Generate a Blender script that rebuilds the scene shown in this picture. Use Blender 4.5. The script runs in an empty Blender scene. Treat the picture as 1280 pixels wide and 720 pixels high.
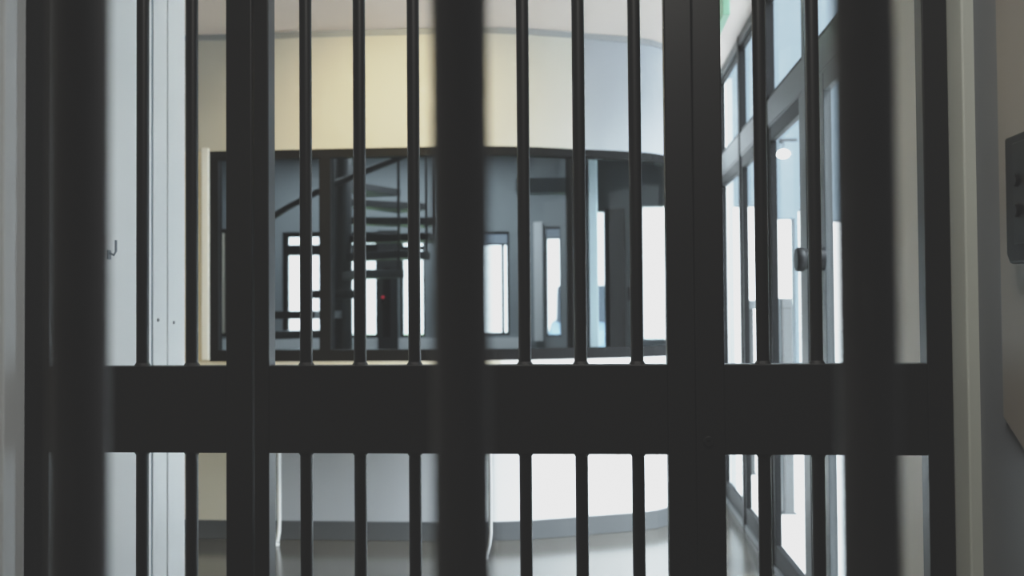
import bpy, bmesh, math
from mathutils import Vector, Matrix

scn = bpy.context.scene
COL = scn.collection
PI = math.pi

# ------------------------------------------------------------------ materials
def lin(c):
    out = []
    for v in c:
        v /= 255.0
        out.append(v / 12.92 if v <= 0.04045 else ((v + 0.055) / 1.055) ** 2.4)
    return tuple(out) + (1.0,)

def mat(name, rgb, rough=0.5, metal=0.0, spec=0.5, noise=0.06, scale=6.0, bump=0.0, emit=None, emit_s=0.0, coords='Object'):
    m = bpy.data.materials.new(name)
    m.use_nodes = True
    nt = m.node_tree
    b = nt.nodes['Principled BSDF']
    b.inputs['Roughness'].default_value = rough
    b.inputs['Metallic'].default_value = metal
    b.inputs['Specular IOR Level'].default_value = spec
    tc = nt.nodes.new('ShaderNodeTexCoord')
    nz = nt.nodes.new('ShaderNodeTexNoise')
    nz.inputs['Scale'].default_value = scale
    nz.inputs['Detail'].default_value = 4
    nt.links.new(tc.outputs[coords], nz.inputs['Vector'])
    rp = nt.nodes.new('ShaderNodeMix')
    rp.data_type = 'RGBA'
    c = lin(rgb)
    rp.inputs[6].default_value = tuple(v * (1 - noise) for v in c[:3]) + (1,)
    rp.inputs[7].default_value = tuple(min(1, v * (1 + noise)) for v in c[:3]) + (1,)
    nt.links.new(nz.outputs['Fac'], rp.inputs[0])
    nt.links.new(rp.outputs[2], b.inputs['Base Color'])
    if bump:
        bp = nt.nodes.new('ShaderNodeBump')
        bp.inputs['Strength'].default_value = bump
        bp.inputs['Distance'].default_value = 0.002
        n2 = nt.nodes.new('ShaderNodeTexNoise')
        n2.inputs['Scale'].default_value = scale * 25
        nt.links.new(tc.outputs[coords], n2.inputs['Vector'])
        nt.links.new(n2.outputs['Fac'], bp.inputs['Height'])
        nt.links.new(bp.outputs['Normal'], b.inputs['Normal'])
    if emit:
        b.inputs['Emission Color'].default_value = lin(emit)
        b.inputs['Emission Strength'].default_value = emit_s
    return m

def glass_mat(name, tint=(235, 242, 245), refl=0.03, graze=0.14):
    m = bpy.data.materials.new(name)
    m.use_nodes = True
    nt = m.node_tree
    nt.nodes.remove(nt.nodes['Principled BSDF'])
    out = nt.nodes['Material Output']
    tr = nt.nodes.new('ShaderNodeBsdfTransparent')
    tr.inputs['Color'].default_value = lin(tint)
    gl = nt.nodes.new('ShaderNodeBsdfGlossy')
    gl.inputs['Roughness'].default_value = 0.02
    lw = nt.nodes.new('ShaderNodeLayerWeight')
    lw.inputs['Blend'].default_value = 0.5
    pw = nt.nodes.new('ShaderNodeMath')
    pw.operation = 'POWER'
    pw.inputs[1].default_value = 5.0
    nt.links.new(lw.outputs['Facing'], pw.inputs[0])
    mr = nt.nodes.new('ShaderNodeMath')
    mr.operation = 'MULTIPLY_ADD'
    mr.inputs[1].default_value = graze
    mr.inputs[2].default_value = refl
    mr.use_clamp = True
    nt.links.new(pw.outputs[0], mr.inputs[0])
    mx = nt.nodes.new('ShaderNodeMixShader')
    nt.links.new(mr.outputs[0], mx.inputs[0])
    nt.links.new(tr.outputs[0], mx.inputs[1])
    nt.links.new(gl.outputs[0], mx.inputs[2])
    nt.links.new(mx.outputs[0], out.inputs['Surface'])
    return m

M = {}
M['gate'] = mat('gate_black_paint', (13, 13, 14), 0.45, spec=0.3, noise=0.15, scale=9, bump=0.05)
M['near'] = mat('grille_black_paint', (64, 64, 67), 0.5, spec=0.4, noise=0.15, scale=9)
M['weld'] = mat('weld_black', (16, 16, 17), 0.5, noise=0.3, scale=80, bump=0.3)
M['white'] = mat('white_wall_paint', (240, 241, 241), 0.6, noise=0.02, scale=2, bump=0.05)
M['white_steel'] = mat('white_steel_paint', (243, 244, 244), 0.35, noise=0.02, scale=3)
M['cream'] = mat('cream_wall_paint', (216, 205, 182), 0.65, noise=0.03, scale=2, bump=0.05)
M['groove'] = mat('blue_grey_tone', (128, 140, 152), 0.5)  # hook colour; on the casing it paints in the groove's shade
M['header_shaded'] = mat('header_shade_grey', (150, 156, 164), 0.65, noise=0.02, scale=2)  # header's right end darkened in the colour, standing in for weaker light
M['header'] = mat('header_wall_paint', (186, 183, 174), 0.65, noise=0.02, scale=2)
M['wall_shaded'] = mat('wall_shade_grey', (166, 168, 171), 0.6, noise=0.03, scale=2, bump=0.05)  # darker wall colour standing in for the shade under the counter
M['warm_wall'] = mat('warm_grey_wall_paint', (196, 188, 175), 0.6, noise=0.03, scale=2, bump=0.05)
M['ceil'] = mat('ceiling_paint', (204, 190, 182), 0.75, noise=0.02, scale=2)
M['floor'] = mat('polished_floor', (62, 59, 54), 0.17, spec=0.55, noise=0.10, scale=1.6)
M['base'] = mat('baseboard_grey', (64, 66, 68), 0.5, noise=0.05, scale=4)
M['mid_grey'] = mat('mid_grey_paint', (140, 143, 146), 0.5, noise=0.04)  # rivets, and the strip that paints in the shadow line at the ceiling
M['frame'] = mat('dark_grey_aluminium', (11, 11, 12), 0.6, spec=0.08, metal=0.0, noise=0.06, scale=5)
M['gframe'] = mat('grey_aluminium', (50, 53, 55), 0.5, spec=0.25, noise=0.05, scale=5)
M['gdark'] = mat('shadow_gasket', (30, 31, 33), 0.5)
M['glass'] = glass_mat('clear_glass', (240, 246, 248), 0.008, 0.06)
M['glass_b'] = glass_mat('booth_glass', (225, 232, 235), 0.004, 0.12)
M['booth'] = mat('booth_wall_paint', (138, 144, 147), 0.7, noise=0.04, scale=2)
M['booth_low'] = mat('booth_dado_paint', (236, 238, 240), 0.6, noise=0.03, scale=2)
M['booth_dark'] = mat('booth_dark_panel', (22, 23, 25), 0.5, noise=0.08, scale=3)
M['stair'] = mat('stair_black_steel', (36, 37, 38), 0.45, noise=0.1, scale=10)
M['counter'] = mat('pale_counter', (224, 214, 190), 0.3, noise=0.03, scale=8)
M['bluewall'] = mat('casing_white', (226, 232, 236), 0.5, noise=0.03)
M['casing_r'] = mat('casing_greenish_white', (196, 200, 190), 0.5, noise=0.03)
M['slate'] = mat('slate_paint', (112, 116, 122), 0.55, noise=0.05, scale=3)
M['plate'] = mat('warm_steel_plate', (140, 134, 126), 0.45, noise=0.06, scale=4)
M['black_pl'] = mat('black_plastic', (7, 7, 8), 0.5, spec=0.12, noise=0.1)
M['grey_pl'] = mat('grey_plastic', (14, 14, 15), 0.5, spec=0.15, noise=0.05)
M['red'] = mat('red_plastic', (190, 40, 60), 0.4, emit=(200, 40, 60), emit_s=0.4)
M['blind'] = mat('blind_fabric', (150, 162, 176), 0.8, noise=0.05, scale=30)
M['pin'] = mat('beige_board', (240, 226, 204), 0.8, noise=0.06, scale=20)
M['green'] = mat('green_sign', (120, 170, 140), 0.5, emit=(130, 185, 150), emit_s=0.18)
M['ext_wall'] = mat('exterior_pale_render', (84, 95, 104), 0.8, noise=0.04, scale=1.5)
M['ext_low'] = mat('pale_paving', (215, 216, 214), 0.7, noise=0.05, scale=1.5)
M['lamp'] = mat('lamp_glow', (250, 246, 238), 0.4, emit=(255, 248, 235), emit_s=4.0)
M['grass'] = mat('grass', (120, 140, 96), 0.9, noise=0.25, scale=8)
M['car'] = mat('pale_blue_car_paint', (118, 140, 160), 0.3, noise=0.03)
M['car_glass'] = mat('car_window', (48, 54, 62), 0.1)
M['tyre'] = mat('tyre', (28, 28, 29), 0.8)
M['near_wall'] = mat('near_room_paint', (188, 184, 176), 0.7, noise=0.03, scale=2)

# ------------------------------------------------------------------ mesh helpers
def box(bm, x0, x1, y0, y1, z0, z1):
    g = bmesh.ops.create_cube(bm, size=1.0)
    for v in g['verts']:
        v.co = Vector(((x0 + x1) / 2 + v.co.x * (x1 - x0), (y0 + y1) / 2 + v.co.y * (y1 - y0), (z0 + z1) / 2 + v.co.z * (z1 - z0)))
    return g['verts']

def cyl(bm, p0, p1, r0, r1=None, n=20, caps=True):
    r1 = r0 if r1 is None else r1
    p0, p1 = Vector(p0), Vector(p1)
    d = p1 - p0
    g = bmesh.ops.create_cone(bm, cap_ends=caps, cap_tris=False, segments=n, radius1=r0, radius2=r1, depth=d.length)
    mt = Matrix.Translation((p0 + p1) / 2) @ d.to_track_quat('Z', 'Y').to_matrix().to_4x4()
    bmesh.ops.transform(bm, matrix=mt, verts=g['verts'])
    return g['verts']

def ball(bm, c, r, n=14, s=(1, 1, 1)):
    g = bmesh.ops.create_uvsphere(bm, u_segments=n, v_segments=max(6, n // 2), radius=r)
    for v in g['verts']:
        v.co = Vector((v.co.x * s[0] + c[0], v.co.y * s[1] + c[1], v.co.z * s[2] + c[2]))

def lathe(bm, prof, c, axis='Z', n=24):
    # prof: (radius, height) along the axis
    rings = []
    for r, h in prof:
        ring = []
        for k in range(n):
            a = 2 * PI * k / n
            p = (r * math.cos(a), r * math.sin(a), h)
            if axis == 'X':
                p = (p[2], p[0], p[1])
            ring.append(bm.verts.new((c[0] + p[0], c[1] + p[1], c[2] + p[2])))
        rings.append(ring)
    for a, b in zip(rings, rings[1:]):
        for k in range(n):
            bm.faces.new((a[k], a[(k + 1) % n], b[(k + 1) % n], b[k]))
    bm.faces.new(rings[0][::-1])
    bm.faces.new(rings[-1])

def tube(bm, pts, r, n=10):
    pts = [Vector(p) for p in pts]
    rings = []
    up = Vector((0, 0, 1))
    for i, p in enumerate(pts):
        d = (pts[min(i + 1, len(pts) - 1)] - pts[max(i - 1, 0)]).normalized()
        ref = up if abs(d.z) < 0.9 else Vector((0, 1, 0))
        a = d.cross(ref).normalized()
        b = d.cross(a).normalized()
        rings.append([bm.verts.new(p + a * (r * math.cos(2 * PI * k / n)) + b * (r * math.sin(2 * PI * k / n))) for k in range(n)])
    for a, b in zip(rings, rings[1:]):
        for k in range(n):
            bm.faces.new((a[k], a[(k + 1) % n], b[(k + 1) % n], b[k]))
    bm.faces.new(rings[0][::-1])
    bm.faces.new(rings[-1])

def prism(bm, poly, lo, hi, axis='Z'):
    def P(a, b, c):
        return {'Z': (a, b, c), 'Y': (a, c, b), 'X': (c, a, b)}[axis]
    A = [bm.verts.new(P(p[0], p[1], lo)) for p in poly]
    B = [bm.verts.new(P(p[0], p[1], hi)) for p in poly]
    n = len(poly)
    for k in range(n):
        bm.faces.new((A[k], A[(k + 1) % n], B[(k + 1) % n], B[k]))
    bm.faces.new(A[::-1])
    bm.faces.new(B)

def offset_line(pl, d):
    # offset a plan polyline to its left-hand side by d (mitred)
    out = []
    for i, p in enumerate(pl):
        ns = []
        for a, b in ((i - 1, i), (i, i + 1)):
            if a >= 0 and b < len(pl):
                t = Vector((pl[b][0] - pl[a][0], pl[b][1] - pl[a][1])).normalized()
                ns.append(Vector((-t.y, t.x)))
        nn = sum(ns, Vector((0, 0)))
        nn.normalize()
        k = d / max(0.3, nn.dot(ns[0]))
        out.append((p[0] + nn.x * k, p[1] + nn.y * k))
    return out

def strip(bm, pl, d0, d1, z0, z1):
    # wall-like band along a plan polyline, from offset d0 to offset d1
    a, b = offset_line(pl, d0), offset_line(pl, d1)
    rows = []
    for p, q in zip(a, b):
        rows.append([bm.verts.new((p[0], p[1], z0)), bm.verts.new((q[0], q[1], z0)), bm.verts.new((q[0], q[1], z1)), bm.verts.new((p[0], p[1], z1))])
    for r, s in zip(rows, rows[1:]):
        for k in range(4):
            bm.faces.new((r[k], s[k], s[(k + 1) % 4], r[(k + 1) % 4]))
    bm.faces.new(rows[0][::-1])
    bm.faces.new(rows[-1])

def obj(name, bm, m, parent=None, bevel=0.0, smooth=False, loc=None):
    bmesh.ops.recalc_face_normals(bm, faces=bm.faces)
    me = bpy.data.meshes.new(name)
    bm.to_mesh(me)
    bm.free()
    o = bpy.data.objects.new(name, me)
    COL.objects.link(o)
    me.materials.append(m)
    if smooth:
        for p in me.polygons:
            p.use_smooth = True
        md = o.modifiers.new('edge', 'EDGE_SPLIT')
        md.split_angle = math.radians(40)
    if bevel:
        md = o.modifiers.new('bevel', 'BEVEL')
        md.width = bevel
        md.segments = 2
        md.limit_method = 'ANGLE'
    if parent:
        # part geometry is given in world coordinates; the parent sits at its base point
        o.parent = parent
        o.matrix_parent_inverse = Matrix.Translation(-Vector(parent.location))
    return o

def BM():
    return bmesh.new()

def boxobj(name, m, dims, parent=None, bevel=0.0):
    bm = BM()
    box(bm, *dims)
    return obj(name, bm, m, parent, bevel)

def tag(o, label, cat, group=None):
    o['label'] = label
    o['category'] = cat
    if group:
        o['group'] = group
    return o

def empty(name, loc):
    o = bpy.data.objects.new(name, None)
    o.empty_display_size = 0.1
    o.location = loc
    COL.objects.link(o)
    return o

def thing(name, label, cat, loc, group=None):
    return tag(empty(name, loc), label, cat, group)

def struct(o):
    o['kind'] = 'structure'
    return o

# ------------------------------------------------------------------ room dimensions (metres; X right, Y into the hall, Z up)
CEIL = 2.93
XR = 0.885          # inner face of the glazed right wall
XL = -1.336         # left corridor wall
GY = 2.25           # front of the gate

# ------------------------------------------------------------------ floor, ceiling
bm = BM(); box(bm, -4.6, 0.93, -2.2, 10.3, -0.12, 0.0)
struct(obj('floor', bm, M['floor']))
bm = BM(); box(bm, -4.6, 0.97, -2.2, 10.3, CEIL, CEIL + 0.15)
struct(obj('ceiling', bm, M['ceil']))

# near lobby (the side the camera stands on)
struct(boxobj('wall_left', M['near_wall'], (XL - 0.17, XL - 0.024, -2.2, GY - 0.08, 0, CEIL)))
struct(boxobj('wall_rear', M['near_wall'], (XL - 0.17, 0.97, -2.3, -2.2, 0, CEIL)))
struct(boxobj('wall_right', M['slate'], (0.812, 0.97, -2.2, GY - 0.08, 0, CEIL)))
struct(boxobj('wall_front', M['near_wall'], (XL, 0.79, GY - 0.01, GY + 0.11, 2.3, CEIL)))
# casings beside the gate
struct(boxobj('mid_grey_1', M['bluewall'], (XL - 0.17, XL + 0.0, GY - 0.08, GY + 0.11, 0, CEIL), bevel=0.004))
struct(boxobj('mid_grey_2', M['casing_r'], (0.787, 0.97, GY - 0.08, GY + 0.11, 0, CEIL), bevel=0.004))

# ------------------------------------------------------------------ corridor walls behind the gate
# left: white steel door casing with grooves; right: plain warm wall
struct(boxobj('wall_left', M['white'], (XL - 0.17, XL, GY + 0.11, 2.875, 0, CEIL)))
bm = BM()
box(bm, XL - 0.17, XL + 0.012, 2.878, 2.906, 0, CEIL)
box(bm, XL - 0.17, XL + 0.004, 2.936, 3.034, 0, CEIL)
box(bm, XL - 0.17, XL - 0.006, 3.034, 3.044, 0, CEIL)
box(bm, XL - 0.17, XL + 0.004, 3.044, 3.172, 0, CEIL)
struct(boxobj('groove_shade_strip', M['groove'], (XL - 0.17, XL + 0.001, 2.9062, 2.9358, 0, CEIL)))  # strip coloured darker to give the shade inside a groove
tr3 = struct(obj('mid_grey_3', bm, M['white_steel'], bevel=0.002))
for y, z in ((2.968, 1.281), (3.083, 1.272)):
    bm = BM(); lathe(bm, [(0.002, -0.001), (0.006, 0.0), (0.004, 0.004), (0.001, 0.005)], (XL + 0.004, y, z), 'X', 10)
    obj('rivet', bm, M['mid_grey'], tr3)
struct(boxobj('wall_right', M['warm_wall'], (XR, XR + 0.1, GY + 0.11, 3.22, 0, CEIL)))

# hall side walls
struct(boxobj('wall_left', M['cream'], (-3.3, -3.2, 3.0, 5.75, 0, CEIL)))
struct(boxobj('wall_left', M['cream'], (-3.3, XL - 0.17, 2.9, 3.0, 0, CEIL)))

# ------------------------------------------------------------------ control booth front wall, straight then curving away
PLAN = [(-3.2, 5.63), (-2.0, 5.63), (-1.2, 5.63), (-0.80, 5.632), (-0.66, 5.64), (-0.52, 5.662), (-0.36, 5.70), (-0.20, 5.762),
        (-0.035, 5.832), (0.12, 5.893), (0.272, 5.958), (0.37, 6.025), (0.45, 6.12), (0.49, 6.24)]
iL, iM = 0, 0
def seg(x0, x1, ext=True):
    pts = []
    def at(x):
        for a, b in zip(PLAN, PLAN[1:]):
            if a[0] <= x <= b[0]:
                t = (x - a[0]) / (b[0] - a[0])
                return (x, a[1] + t * (b[1] - a[1]))
    pts.append(at(x0))
    pts += [p for p in PLAN if x0 + 1e-4 < p[0] < x1 - 1e-4]
    pts.append(at(x1))
    return pts
TH = 0.13
bm = BM(); strip(bm, seg(-3.2, -1.84), 0, TH, 0, 1.02); struct(obj('wall_back', bm, M['cream']))
bm = BM(); strip(bm, seg(-1.84, -0.66), 0, TH, 0, 1.02); struct(obj('wall_back', bm, M['wall_shaded']))  # counter's shade put into the colour of this stretch
bm = BM(); strip(bm, seg(-0.66, 0.49), 0, TH, 0, 1.02); struct(obj('wall_back', bm, M['white'], smooth=True))
bm = BM(); strip(bm, seg(-3.2, -0.075), 0, TH, 2.245, CEIL); struct(obj('wall_back', bm, M['header'], smooth=True))
bm = BM(); strip(bm, seg(-0.075, 0.49), 0, TH, 2.245, CEIL); struct(obj('wall_back', bm, M['header_shaded'], smooth=True))  # right end of the header, its dimness put into the colour
bm = BM(); strip(bm, seg(-3.2, -2.216), 0, TH, 1.02, 2.245); struct(obj('wall_back', bm, M['cream']))
bm = BM(); strip(bm, [(0.49, 6.24), (0.56, 6.6), (0.72, 6.98), (0.90, 7.06)], -0.10, 0, 0, CEIL); struct(obj('wall_back', bm, M['white']))
bm = BM(); strip(bm, seg(-3.2, 0.49), -0.014, -0.001, 0, 0.108); struct(obj('baseboard_back', bm, M['base'], bevel=0.003))
bm = BM(); strip(bm, seg(-3.2, 0.49), -0.012, -0.001, CEIL - 0.035, CEIL - 0.002); struct(obj('ceiling_shade_strip', bm, M['mid_grey']))  # grey strip drawn in for the shadow line below the ceiling
# pale plaster reveal left of the booth window
bm = BM(); box(bm, -2.256, -2.214, 5.605, 5.629, 1.03, 2.262); struct(obj('mid_grey_5', bm, M['white_steel'], bevel=0.004))

# booth window
w1 = struct(empty('window_1', (-0.9, 5.7, 1.035)))
bm = BM()
strip(bm, seg(-2.216, 0.49), 0.0, 0.07, 2.197, 2.246)
strip(bm, seg(-2.216, 0.49), 0.0, 0.07, 1.02, 1.085)
strip(bm, seg(-2.216, -2.166), 0.001, 0.069, 1.06, 2.22)
strip(bm, seg(0.478, 0.49), -0.02, 0.012, 1.06, 2.22)
obj('window_frame', bm, M['frame'], w1)
for x0, x1 in ((-1.567, -1.50), (-0.112, -0.035)):
    bm = BM(); strip(bm, seg(x0, x1), 0.002, 0.10, 1.06, 2.22); obj('mullion', bm, M['frame'], w1, bevel=0.003)
for x0, x1 in ((-2.17, -1.56), (-1.505, -0.108), (-0.04, 0.478)):
    bm = BM(); strip(bm, seg(x0, x1), 0.035, 0.041, 1.07, 2.21); obj('pane', bm, M['glass_b'], w1)

# ------------------------------------------------------------------ counter in front of the booth
ct = thing('service_counter', 'long pale counter ledge on thin white legs below the booth window', 'counter', (-1.2, 5.4, 0))
bm = BM(); strip(bm, seg(-2.7, -0.53), -0.47, -0.002, 0.985, 1.018); obj('counter_top', bm, M['counter'], ct, bevel=0.004)
bm = BM(); strip(bm, seg(-0.53, 0.48), -0.10, -0.002, 0.985, 1.018); obj('sill_ledge', bm, M['white_steel'], ct, bevel=0.004)
for x, y, bend in ((-1.763, 5.50, -0.012), (-0.548, 5.26, -0.03)):
    bm = BM()
    tube(bm, [(x, y, 0.99), (x, y, 0.5), (x, y, 0.13), (x + bend * 0.25, y, 0.07), (x + bend * 0.7, y - 0.01, 0.02), (x + bend, y - 0.02, 0.0)], 0.011, 12)
    cyl(bm, (x + bend, y - 0.02, 0.0), (x + bend, y - 0.02, 0.012), 0.018)
    obj('leg', bm, M['white_steel'], ct, smooth=True)

# ------------------------------------------------------------------ booth interior room
def wall_xz(name, m, x0, x1, z0, z1, y0, y1, holes):
    # wall across X with rectangular openings
    xs = sorted({x0, x1} | {h[0] for h in holes} | {h[1] for h in holes})
    bm = BM()
    for a, b in zip(xs, xs[1:]):
        cuts = sorted([(h[2], h[3]) for h in holes if h[0] <= a + 1e-6 and h[1] >= b - 1e-6])
        z = z0
        for c in cuts:
            if c[0] > z + 1e-4:
                box(bm, a, b, y0, y1, z, c[0])
            z = c[1]
        if z < z1 - 1e-4:
            box(bm, a, b, y0, y1, z, z1)
    return struct(obj(name, bm, m))

HOLES = [(-3.17, -2.74, 1.04, 2.13), (-2.62, -2.17, 1.04, 2.12), (-1.945, -1.69, 1.045, 2.09), (-1.38, -0.829, 1.06, 2.105),
         (-0.465, -0.30, 1.04, 2.15), (0.012, 0.135, 0.88, 2.30), (0.50, 0.80, 1.0, 2.345)]
wall_xz('wall_back', M['booth'], -4.5, 0.9, 0, CEIL, 10.0, 10.22, HOLES)
struct(boxobj('mid_grey_6', M['booth_low'], (-4.4, -0.62, 9.955, 9.998, 0.0, 1.035)))
struct(boxobj('wall_left', M['booth'], (-4.6, -4.5, 5.7, 10.2, 0, CEIL)))
struct(boxobj('wall_right', M['booth'], (0.9, 1.0, 7.1, 10.2, 0, CEIL)))
struct(boxobj('wall_left', M['booth'], (-4.5, -3.2, 5.66, 5.76, 0, CEIL)))
# pier and beam inside the booth
struct(boxobj('mid_grey_7', M['booth'], (-0.30, -0.10, 9.7, 9.998, 0, CEIL)))
bm = BM(); box(bm, -0.62, -0.1, 8.2, 8.4, 2.28, 2.40); struct(obj('mid_grey_8', bm, M['slate']))
struct(boxobj('mid_grey_9', M['booth_low'], (-0.575, -0.49, 9.93, 9.998, 1.0, 2.19)))

def win(n, h, verts=(), horiz=(), wd=0.03, m='frame'):
    w = struct(empty('window_%d' % n, ((h[0] + h[1]) / 2, 10.1, h[2])))
    bm = BM()
    y0, y1 = 10.02, 10.08
    box(bm, h[0], h[0] + wd, y0, y1, h[2], h[3]); box(bm, h[1] - wd, h[1], y0, y1, h[2], h[3])
    box(bm, h[0] + wd, h[1] - wd, y0, y1, h[3] - wd, h[3]); box(bm, h[0] + wd, h[1] - wd, y0, y1, h[2], h[2] + wd)
    for a, b in verts:
        box(bm, a, b, y0 + 0.002, y1 - 0.002, h[2] + wd, h[3] - wd)
    for a, b in horiz:
        box(bm, h[0] + wd, h[1] - wd, y0 + 0.004, y1 - 0.004, a, b)
    obj('window_frame', bm, M[m], w)
    bm = BM(); box(bm, h[0] + 0.01, h[1] - 0.01, 10.05, 10.056, h[2] + 0.01, h[3] - 0.01)
    obj('pane', bm, M['glass'], w)
    return w
win(2, HOLES[0], horiz=((1.89, 2.0),), wd=0.05)
win(3, HOLES[1], horiz=((1.89, 2.0),), wd=0.03)
win(4, HOLES[2], horiz=((1.93, 1.97),), wd=0.02)
win(5, HOLES[3], verts=((-0.91, -0.885),), wd=0.025)
win(6, HOLES[4], wd=0.022)
win(7, HOLES[5], wd=0.01, m='white_steel')
win(8, HOLES[6], wd=0.012, m='white_steel')
for (h, drop, nm) in ((HOLES[3], 0.125, 'pulled up roller blind on the wider window in the middle of the booth'),
                      (HOLES[4], 0.115, 'narrow roller blind at the top of the slim booth window beside the grey pier')):
    r = thing('roller_blind', nm, 'blind', ((h[0] + h[1]) / 2, 10.0, h[3]), 'roller blinds on the booth windows')
    bm = BM(); cyl(bm, (h[0] + 0.01, 9.985, h[3] - 0.02), (h[1] - 0.01, 9.985, h[3] - 0.02), 0.016); obj('roller', bm, M['frame'], r, smooth=True)
    bm = BM(); box(bm, h[0] + 0.015, h[1] - 0.015, 9.972, 9.976, h[3] - drop, h[3] - 0.02); obj('fabric', bm, M['blind'], r)
    bm = BM(); box(bm, h[0] + 0.012, h[1] - 0.012, 9.968, 9.98, h[3] - drop - 0.015, h[3] - drop); obj('bottom_bar', bm, M['frame'], r)

# dark doors in the booth's far wall
d2 = struct(empty('door_2', (-2.05, 9.97, 0)))
boxobj('door_leaf', M['booth_dark'], (-2.16, -1.955, 9.93, 9.954, 0, 2.13), d2, 0.004)
boxobj('door_panel', M['frame'], (-2.105, -2.03, 9.924, 9.9295, 1.05, 1.75), d2, 0.002)
d3 = struct(empty('door_3', (0.24, 9.97, 0)))
boxobj('door_leaf', M['booth_dark'], (0.142, 0.335, 9.95, 9.997, 0.02, 2.315), d3, 0.004)
boxobj('door_handle', M['black_pl'], (0.31, 0.325, 9.90, 9.95, 1.15, 1.28), d3, 0.003)

def alarm(x, y, z, w, h, label):
    a = thing('alarm_button', label, 'alarm button', (x, y, z), 'red alarm buttons in the booth')
    boxobj('housing', M['black_pl'], (x - w / 2, x + w / 2, y - 0.05, y - 0.001, z - h, z), a, 0.006)
    bm = BM(); lathe(bm, [(0.001, -0.03), (0.012, -0.027), (0.013, 0.0), (0.01, 0.003)], (0, 0, 0), 'Z', 16)
    bmesh.ops.transform(bm, matrix=Matrix.Translation((x, y - 0.05, z - 0.02)) @ Matrix.Rotation(-PI / 2, 4, 'X') @ Matrix.Scale(1.0, 4), verts=bm.verts)
    obj('button', bm, M['red'], a, smooth=True)
alarm(-2.093, 9.924, 1.47, 0.045, 0.09, 'small red button on the dark door behind the spiral staircase')
alarm(0.40, 9.999, 1.53, 0.09, 0.13, 'small black box with a red top beside the dark door on the right')

# pinboard on the far wall, left edge of the booth window
pb = thing('pinboard', 'tall beige pinboard in a dark frame at the left end of the booth', 'pinboard', (-3.9, 9.99, 1.05))
boxobj('board', M['pin'], (-4.18, -3.76, 9.975, 9.99, 1.10, 2.13), pb)
bm = BM()
for d in ((-4.22, -3.72, 9.965, 9.995, 2.13, 2.17), (-4.22, -3.72, 9.965, 9.995, 1.06, 1.10), (-4.22, -4.18, 9.966, 9.994, 1.10, 2.13), (-3.76, -3.72, 9.966, 9.994, 1.10, 2.13)):
    box(bm, *d)
obj('board_frame', bm, M['frame'], pb)

# ------------------------------------------------------------------ spiral staircase in the booth
SX, SY = -2.18, 8.6
st = thing('spiral_staircase', 'black steel spiral staircase with thin treads behind the booth glass', 'staircase', (SX, SY, 0))
bm = BM(); cyl(bm, (SX, SY, 0), (SX, SY, 2.9), 0.082, n=28); cyl(bm, (SX, SY, 0), (SX, SY, 0.02), 0.16, n=28)
obj('column', bm, M['stair'], st, smooth=True)
RT, RISE = 0.83, 0.165
def ang(z):
    return math.radians(227 + (z - 1.15) * 160)
zs = [1.15 + RISE * k for k in range(-7, 10)]
for z in zs:
    a = ang(z); h = math.radians(15)
    bm = BM()
    poly = [(SX + 0.075 * math.cos(a - 0.5), SY + 0.075 * math.sin(a - 0.5))]
    poly += [(SX + RT * math.cos(a + t * h), SY + RT * math.sin(a + t * h)) for t in (-1, -0.5, 0, 0.5, 1)]
    poly += [(SX + 0.075 * math.cos(a + 0.5), SY + 0.075 * math.sin(a + 0.5))]
    prism(bm, poly, z - 0.065, z)
    obj('tread', bm, M['stair'], st, bevel=0.003)
    b = a + h * 0.8
    bx, by = SX + (RT - 0.02) * math.cos(b), SY + (RT - 0.02) * math.sin(b)
    zr = z + 0.92
    if zr < 2.9 and z > 1.0:
        bm = BM(); cyl(bm, (bx, by, z - 0.03), (bx, by, zr), 0.012, n=10); obj('baluster', bm, M['stair'], st, smooth=True)
bm = BM()
pts = []
k = 0
z = 1.02
while z + 0.92 < 2.9:
    a = ang(z) + math.radians(12)
    pts.append((SX + (RT - 0.02) * math.cos(a), SY + (RT - 0.02) * math.sin(a), z + 0.92))
    z += 0.02
tube(bm, pts, 0.026, 12)
obj('handrail', bm, M['stair'], st, smooth=True)

# pale post inside the corner of the booth
bp = thing('corner_post', 'pale steel post just inside the bend of the booth window', 'post', (0.02, 6.12, 0))
boxobj('shaft', M['white_steel'], (-0.015, 0.04, 6.10, 6.15, 0.012, 2.42), bp, 0.006)
boxobj('foot_plate', M['white_steel'], (-0.05, 0.075, 6.065, 6.185, 0.0, 0.012), bp, 0.003)

# ------------------------------------------------------------------ glazed right wall
YM = [3.25, 4.19, 5.09, 6.01, 6.93]
w9 = struct(empty('window_9', (XR, 5.0, 0)))
bm = BM()
box(bm, XR, XR + 0.045, 3.22, 7.02, 2.87, CEIL)
box(bm, XR, XR + 0.045, 3.22, 7.02, 2.215, 2.345)
box(bm, XR, XR + 0.045, 3.22, 7.02, 0.0, 0.035)
obj('window_frame', bm, M['gframe'], w9, bevel=0.003)
bm = BM(); box(bm, XR + 0.004, XR + 0.044, 3.22, 7.02, 2.205, 2.216); obj('shadow_joint', bm, M['gdark'], w9)
for y in YM:
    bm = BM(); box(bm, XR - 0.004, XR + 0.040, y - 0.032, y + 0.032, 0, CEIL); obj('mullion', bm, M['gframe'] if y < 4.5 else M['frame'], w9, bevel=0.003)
for a, b in zip(YM, YM[1:]):
    bm = BM()
    ya, yb = a + 0.032, b - 0.032
    box(bm, XR + 0.010, XR + 0.036, ya, yb, 2.345, 2.37); box(bm, XR + 0.010, XR + 0.036, ya, yb, 2.845, 2.87)
    obj('upper_bead', bm, M['frame'], w9)
    bm = BM(); box(bm, XR + 0.028, XR + 0.032, ya, yb, 2.36, 2.86); obj('upper_pane', bm, M['glass'], w9)
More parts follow.
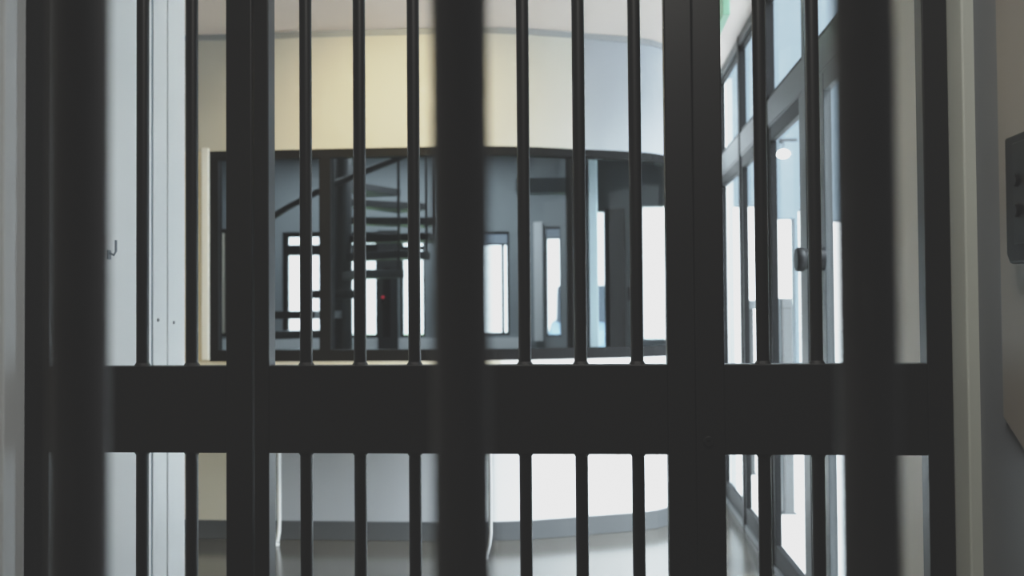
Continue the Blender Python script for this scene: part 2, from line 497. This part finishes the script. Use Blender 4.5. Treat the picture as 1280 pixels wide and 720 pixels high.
# door leaves / sashes
for n, (a, b) in enumerate(zip(YM, YM[1:])):
    d = struct(empty('door_%d' % (4 + n), (XR, (a + b) / 2, 0)))
    ya, yb = a + 0.036, b - 0.036
    bm = BM()
    sw = 0.045
    sn = 0.10 if n == 1 else sw
    sf = 0.28 if n == 0 else sw
    if n == 1:
        b2 = BM(); box(b2, XR + 0.004, XR + 0.036, ya, ya + sn, 0.04, 2.205); obj('lock_stile', b2, M['gframe'], d, bevel=0.003)
    else:
        box(bm, XR + 0.004, XR + 0.036, ya, ya + sn, 0.04, 2.205)
    box(bm, XR + 0.004, XR + 0.036, yb - sf, yb, 0.04, 2.205)
    box(bm, XR + 0.005, XR + 0.035, ya + sn, yb - sf, 2.135, 2.205); box(bm, XR + 0.005, XR + 0.035, ya + sn, yb - sf, 0.04, 0.14)
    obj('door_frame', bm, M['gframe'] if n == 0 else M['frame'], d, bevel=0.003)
    bm = BM(); box(bm, XR + 0.028, XR + 0.032, ya + sn - 0.01, yb - sf + 0.01, 0.13, 2.145); obj('pane', bm, M['glass'], d)
    if n == 0:
        bm = BM()
        c = (XR + 0.004, 3.90, 1.490)
        lathe(bm, [(0.044, 0.0), (0.044, -0.03), (0.038, -0.034), (0.038, -0.07), (0.044, -0.076), (0.047, -0.082), (0.047, -0.10), (0.042, -0.106), (0.01, -0.107)], c, 'X', 28)
        obj('door_knob', bm, M['black_pl'], d, smooth=True)

# ------------------------------------------------------------------ outside
bm = BM(); box(bm, 0.97, 40, -6, 60, -0.14, -0.02)
struct(obj('ground', bm, M['ext_low']))
bm = BM(); box(bm, -40, 0.97, 10.3, 60, -0.14, -0.02)
struct(obj('ground', bm, M['grass']))
wall_xz('wall_exterior', M['ext_wall'], 1.02, 6.0, -0.02, 4.6, 10.5, 10.7,
        [(1.2, 1.76, -0.02, 2.38), (1.90, 2.10, -0.02, 2.24), (2.14, 2.19, -0.02, 2.33), (2.36, 3.2, -0.02, 2.21)])
wl = thing('wall_lamp', 'lit round lamp under a bracket on the pale wall outside the glass', 'lamp', (1.97, 10.49, 2.9))
bm = BM(); box(bm, 1.93, 2.11, 10.36, 10.38, 3.02, 3.045); box(bm, 1.96, 1.98, 10.37, 10.499, 3.022, 3.043); obj('bracket', bm, M['frame'], wl)
bm = BM(); cyl(bm, (1.97, 10.37, 2.95), (1.97, 10.37, 3.03), 0.008, n=8); obj('stem', bm, M['frame'], wl)
bm = BM(); ball(bm, (1.97, 10.37, 2.89), 0.055, 18, (1.2, 1.2, 0.8)); obj('globe', bm, M['lamp'], wl, smooth=True)

hr = thing('hoop_handrail', 'black steel hoop handrail standing outside behind the glass doors', 'handrail', (1.25, 7.3, -0.02))
bm = BM()
box(bm, 1.215, 1.285, 6.545, 8.18, 1.302, 1.37)
obj('top_rail', bm, M['stair'], hr, bevel=0.006)
for y in (6.58, 8.12):
    bm = BM(); box(bm, 1.212, 1.288, y - 0.03, y + 0.05, -0.02, 1.33); box(bm, 1.20, 1.30, y - 0.045, y + 0.055, -0.02, -0.008)
    obj('post', bm, M['stair'], hr, bevel=0.004)
bm = BM(); box(bm, 1.243, 1.257, 6.60, 8.10, 0.80, 0.82); obj('mid_rail', bm, M['stair'], hr)

# parked car far outside, seen through the booth's back windows
car = thing('parked_car', 'pale blue car parked on the grass beyond the booth windows', 'car', (0.04, 18.0, -0.02))
prof = [(16.0, 0.32), (15.95, 0.70), (16.15, 0.98), (17.2, 1.12), (19.4, 1.16), (20.0, 1.02), (20.05, 0.60), (19.95, 0.32)]
bm = BM(); prism(bm, prof, -0.72, 0.80, 'X'); obj('body', bm, M['car'], car, bevel=0.06)
cab = [(17.0, 1.10), (17.7, 1.74), (18.9, 1.80), (19.5, 1.66), (19.8, 1.10)]
bm = BM(); prism(bm, cab, -0.62, 0.70, 'X'); obj('cabin', bm, M['car_glass'], car, bevel=0.05)
for wy in (16.75, 19.25):
    for wx in (-0.74, 0.62):
        bm = BM(); cyl(bm, (wx, wy, 0.30), (wx + 0.2, wy, 0.30), 0.32, n=28); obj('wheel', bm, M['tyre'], car, smooth=True)
for hx in (-0.52, 0.60):
    bm = BM(); ball(bm, (hx, 15.99, 0.76), 0.09, 14, (1.4, 0.5, 0.7)); obj('headlight', bm, M['white_steel'], car, smooth=True)

# ------------------------------------------------------------------ exit sign hanging under the hall ceiling
ex = thing('exit_sign', 'pale green sign panel hanging from the ceiling by the glazed wall', 'sign', (0.55, 4.4, 2.49))
boxobj('panel', M['green'], (0.535, 0.565, 4.03, 4.55, 2.485, 2.80), ex, 0.004)
for y in (4.12, 4.46):
    bm = BM(); cyl(bm, (0.55, y, 2.795), (0.55, y, CEIL), 0.006, n=8); obj('hanger', bm, M['frame'], ex)

# ------------------------------------------------------------------ the barred gate
GD = 0.05
ZR0, ZR1 = 0.977, 1.178
ZT, ZB = 2.28, 0.02
def gate_bar(x, parent):
    bm = BM()
    r = 0.0145
    yc = GY + GD / 2
    cyl(bm, (x, yc, ZB + 0.05), (x, yc, ZR0 + 0.01), r, n=24)
    cyl(bm, (x, yc, ZR1 - 0.01), (x, yc, ZT - 0.05), r, n=24)
    o = obj('bar', bm, M['gate'], parent, smooth=True)
    for z, s in ((ZR0, -1), (ZR1, 1)):
        bm = BM()
        cyl(bm, (x, yc, z - s * 0.002), (x, yc, z + s * 0.007), r + 0.006, r + 0.0005, n=20)
        w = obj('weld', bm, M['weld'], o, smooth=True)
        w.matrix_parent_inverse = Matrix.Identity(4)
    return o
def stile(name, x0, x1, parent):
    return boxobj(name, M['gate'], (x0, x1, GY, GY + GD, ZB, ZT), parent, 0.003)
def rails(x0, x1, parent):
    boxobj('lock_rail', M['gate'], (x0, x1, GY + 0.001, GY + GD - 0.001, ZR0, ZR1), parent, 0.002)
    boxobj('top_rail', M['gate'], (x0, x1, GY + 0.001, GY + GD - 0.001, ZT - 0.06, ZT - 0.001), parent, 0.002)
    boxobj('bottom_rail', M['gate'], (x0, x1, GY + 0.001, GY + GD - 0.001, ZB + 0.001, ZB + 0.08), parent, 0.002)

gp = thing('barred_screen', 'fixed black barred screen left of the gate, beside the white corridor wall', 'barred screen', (-1.06, GY, ZB), 'black barred gate sections')
stile('stile', XL + 0.002, -1.275, gp); stile('stile', -0.847, -0.785, gp)
rails(-1.275, -0.847, gp)
for x in (-1.178, -1.058, -0.938):
    gate_bar(x, gp)

gt = thing('barred_gate', 'black steel barred gate leaf with seven round bars in the middle of the opening', 'gate', (-0.3, GY, ZB), 'black barred gate sections')
stile('stile', -0.780, -0.745, gt); stile('stile', 0.167, 0.2285, gt)
rails(-0.745, 0.167, gt)
for k in range(7):
    gate_bar(-0.664 + 0.1275 * k, gt)

gr = thing('barred_screen', 'fixed black barred screen right of the gate, in front of the glass doors', 'barred screen', (0.5, GY, ZB), 'black barred gate sections')
stile('stile', 0.229, 0.293, gr); stile('stile', 0.731, 0.785, gr)
rails(0.293, 0.731, gr)
for x in (0.381, 0.499, 0.615):
    gate_bar(x, gr)
bm = BM(); lathe(bm, [(0.012, 0.0), (0.012, 0.003), (0.010, 0.005), (0.004, 0.005), (0.003, 0.001)], (0, 0, 0), 'Z', 20)
bmesh.ops.transform(bm, matrix=Matrix.Translation((0.256, GY, 1.007)) @ Matrix.Rotation(PI / 2, 4, 'X'), verts=bm.verts)
obj('keyhole', bm, M['gate'], gr, smooth=True)

# ------------------------------------------------------------------ the nearer grille, out of focus right before the camera
NY = 0.5
ng = thing('bar_grille', 'nearer blurred grille of thick round black bars close to the camera', 'grille', (-0.07, NY, 0))
for k in range(5):
    x = -0.467 + 0.2005 * k
    bm = BM(); cyl(bm, (x, NY, 0.06), (x, NY, 2.3), 0.0148, n=32); obj('bar', bm, M['near'], ng, smooth=True)
for z0, z1 in ((0.0, 0.07), (2.28, 2.36)):
    boxobj('rail', M['near'], (-0.56, 0.43, NY - 0.03, NY + 0.03, z0, z1), ng, 0.004)

# ------------------------------------------------------------------ hook, plate, intercom
hk = thing('latch_hook', 'small steel hook on the white corridor wall behind the gate', 'hook', (XL, 2.660, 1.46))
bm = BM(); box(bm, XL + 0.0, XL + 0.004, 2.650, 2.670, 1.452, 1.478); obj('back_plate', bm, M['groove'], hk, 0.001)
bm = BM(); tube(bm, [(XL + 0.003, 2.660, 1.47), (XL + 0.016, 2.660, 1.464), (XL + 0.022, 2.660, 1.474), (XL + 0.022, 2.660, 1.505)], 0.0035, 8); obj('hook_arm', bm, M['groove'], hk, smooth=True)

wp = thing('wall_plate', 'warm grey steel plate with a cut lower corner on the right wall', 'wall plate', (0.81, 1.8, 1.05))
bm = BM(); prism(bm, [(2.028, 2.6), (2.028, 1.085), (1.915, 1.022), (1.45, 1.022), (1.45, 2.6)], 0.801, 0.8115, 'X')
obj('sheet', bm, M['plate'], wp, bevel=0.003)
ic = thing('intercom', 'black wall intercom box mounted on the steel plate at right', 'intercom', (0.80, 1.87, 1.39))
bm = BM(); prism(bm, [(1.926, 1.616), (1.926, 1.398), (1.912, 1.380), (1.72, 1.380), (1.72, 1.616)], 0.772, 0.8005, 'X')
obj('housing', bm, M['black_pl'], ic, bevel=0.005)
boxobj('face_panel', M['grey_pl'], (0.769, 0.773, 1.735, 1.885, 1.415, 1.60), ic, 0.002)
for z in (1.53, 1.475):
    bm = BM(); lathe(bm, [(0.012, 0.001), (0.012, -0.004), (0.010, -0.006), (0.001, -0.006)], (0.769, 1.865, z), 'X', 16); obj('button', bm, M['black_pl'], ic, smooth=True)

# ------------------------------------------------------------------ lights
def area(name, loc, rot, sx, sy, power, color=(1, 1, 1)):
    l = bpy.data.lights.new(name, 'AREA')
    l.shape = 'RECTANGLE'; l.size = sx; l.size_y = sy; l.energy = power; l.color = color
    o = bpy.data.objects.new(name, l); COL.objects.link(o)
    o.location = loc; o.rotation_euler = rot
    return o
def spot(name, loc, target, power, angle, blend, color, rad=0.06):
    l = bpy.data.lights.new(name, 'SPOT')
    l.energy = power; l.spot_size = math.radians(angle); l.spot_blend = blend; l.color = color; l.shadow_soft_size = rad
    o = bpy.data.objects.new(name, l); COL.objects.link(o)
    o.location = loc
    o.rotation_euler = (Vector(target) - Vector(loc)).to_track_quat('-Z', 'Y').to_euler()
    return o
spot('warm_wall_washer', (-1.08, 4.2, 2.9), (-1.06, 5.63, 2.0), 90, 98, 1.0, (1.0, 0.84, 0.46))
area('lobby_fill', (0.12, 0.95, 2.9), (0, 0, 0), 0.5, 0.5, 10.5, (1.0, 0.97, 0.9))  # unseen fill added to lift the lobby walls and near bars
area('booth_fill', (-1.9, 8.9, 2.88), (0, 0, 0), 2.4, 0.8, 36, (0.88, 0.95, 1.0))  # unseen fill added to brighten the booth interior

# world: bright overcast, whitest near the horizon
w = bpy.data.worlds.new('overcast')
scn.world = w
w.use_nodes = True
nt = w.node_tree
bg = nt.nodes['Background']
tc = nt.nodes.new('ShaderNodeTexCoord')
sp = nt.nodes.new('ShaderNodeSeparateXYZ')
nt.links.new(tc.outputs['Generated'], sp.inputs[0])
rp = nt.nodes.new('ShaderNodeValToRGB')
rp.color_ramp.elements[0].position = 0.10
rp.color_ramp.elements[0].color = (0.97, 0.99, 1.0, 1)
rp.color_ramp.elements[1].position = 0.19
rp.color_ramp.elements[1].color = (0.24, 0.27, 0.29, 1)
nt.links.new(sp.outputs['Z'], rp.inputs[0])
# brighter lobe of cloud on the sun's side, off to the right
sun = Vector((0.70, -0.34, 0.92)).normalized()
dt = nt.nodes.new('ShaderNodeVectorMath'); dt.operation = 'DOT_PRODUCT'
nt.links.new(tc.outputs['Generated'], dt.inputs[0]); dt.inputs[1].default_value = sun
mxn = nt.nodes.new('ShaderNodeMath'); mxn.operation = 'MAXIMUM'; mxn.inputs[1].default_value = 0.0
nt.links.new(dt.outputs['Value'], mxn.inputs[0])
pwn = nt.nodes.new('ShaderNodeMath'); pwn.operation = 'POWER'; pwn.inputs[1].default_value = 12.0
nt.links.new(mxn.outputs[0], pwn.inputs[0])
vm = nt.nodes.new('ShaderNodeVectorMath'); vm.operation = 'MULTIPLY_ADD'
nt.links.new(pwn.outputs[0], vm.inputs[0]); vm.inputs[1].default_value = (10.6, 11.2, 11.8)
nt.links.new(rp.outputs['Color'], vm.inputs[2])
nt.links.new(vm.outputs[0], bg.inputs['Color'])
bg.inputs['Strength'].default_value = 3.0

# ------------------------------------------------------------------ camera
cam = bpy.data.cameras.new('camera')
co = bpy.data.objects.new('camera', cam)
COL.objects.link(co)
cam.sensor_width = 36.0
cam.lens = 35.0
cam.clip_start = 0.02
cr = Vector((0.99675937, 0.08008137, -0.00759772)); cu = Vector((0.00943424, -0.02257974, 0.99970053)); cb = Vector((0.07988583, -0.99653255, -0.02326208))
co.matrix_world = Matrix(((cr.x, cu.x, cb.x, 0.0), (cr.y, cu.y, cb.y, 0.0), (cr.z, cu.z, cb.z, 1.3), (0, 0, 0, 1)))
cam.dof.use_dof = True
cam.dof.focus_distance = 2.27
cam.dof.aperture_fstop = 3.6
scn.camera = co

# ------------------------------------------------------------------ colour: faded blacks, soft whites
vs = scn.view_settings
vs.view_transform = 'Standard'
vs.look = 'None'
vs.exposure = 0.0
vs.use_curve_mapping = True
cm = vs.curve_mapping
cm.extend = 'HORIZONTAL'
c = cm.curves[3]
c.points[0].location = (0.0, 0.0185)
c.points[1].location = (1.0, 0.82)
c.points.new(0.22, 0.42)
c.points.new(0.5, 0.70)
cm.update()
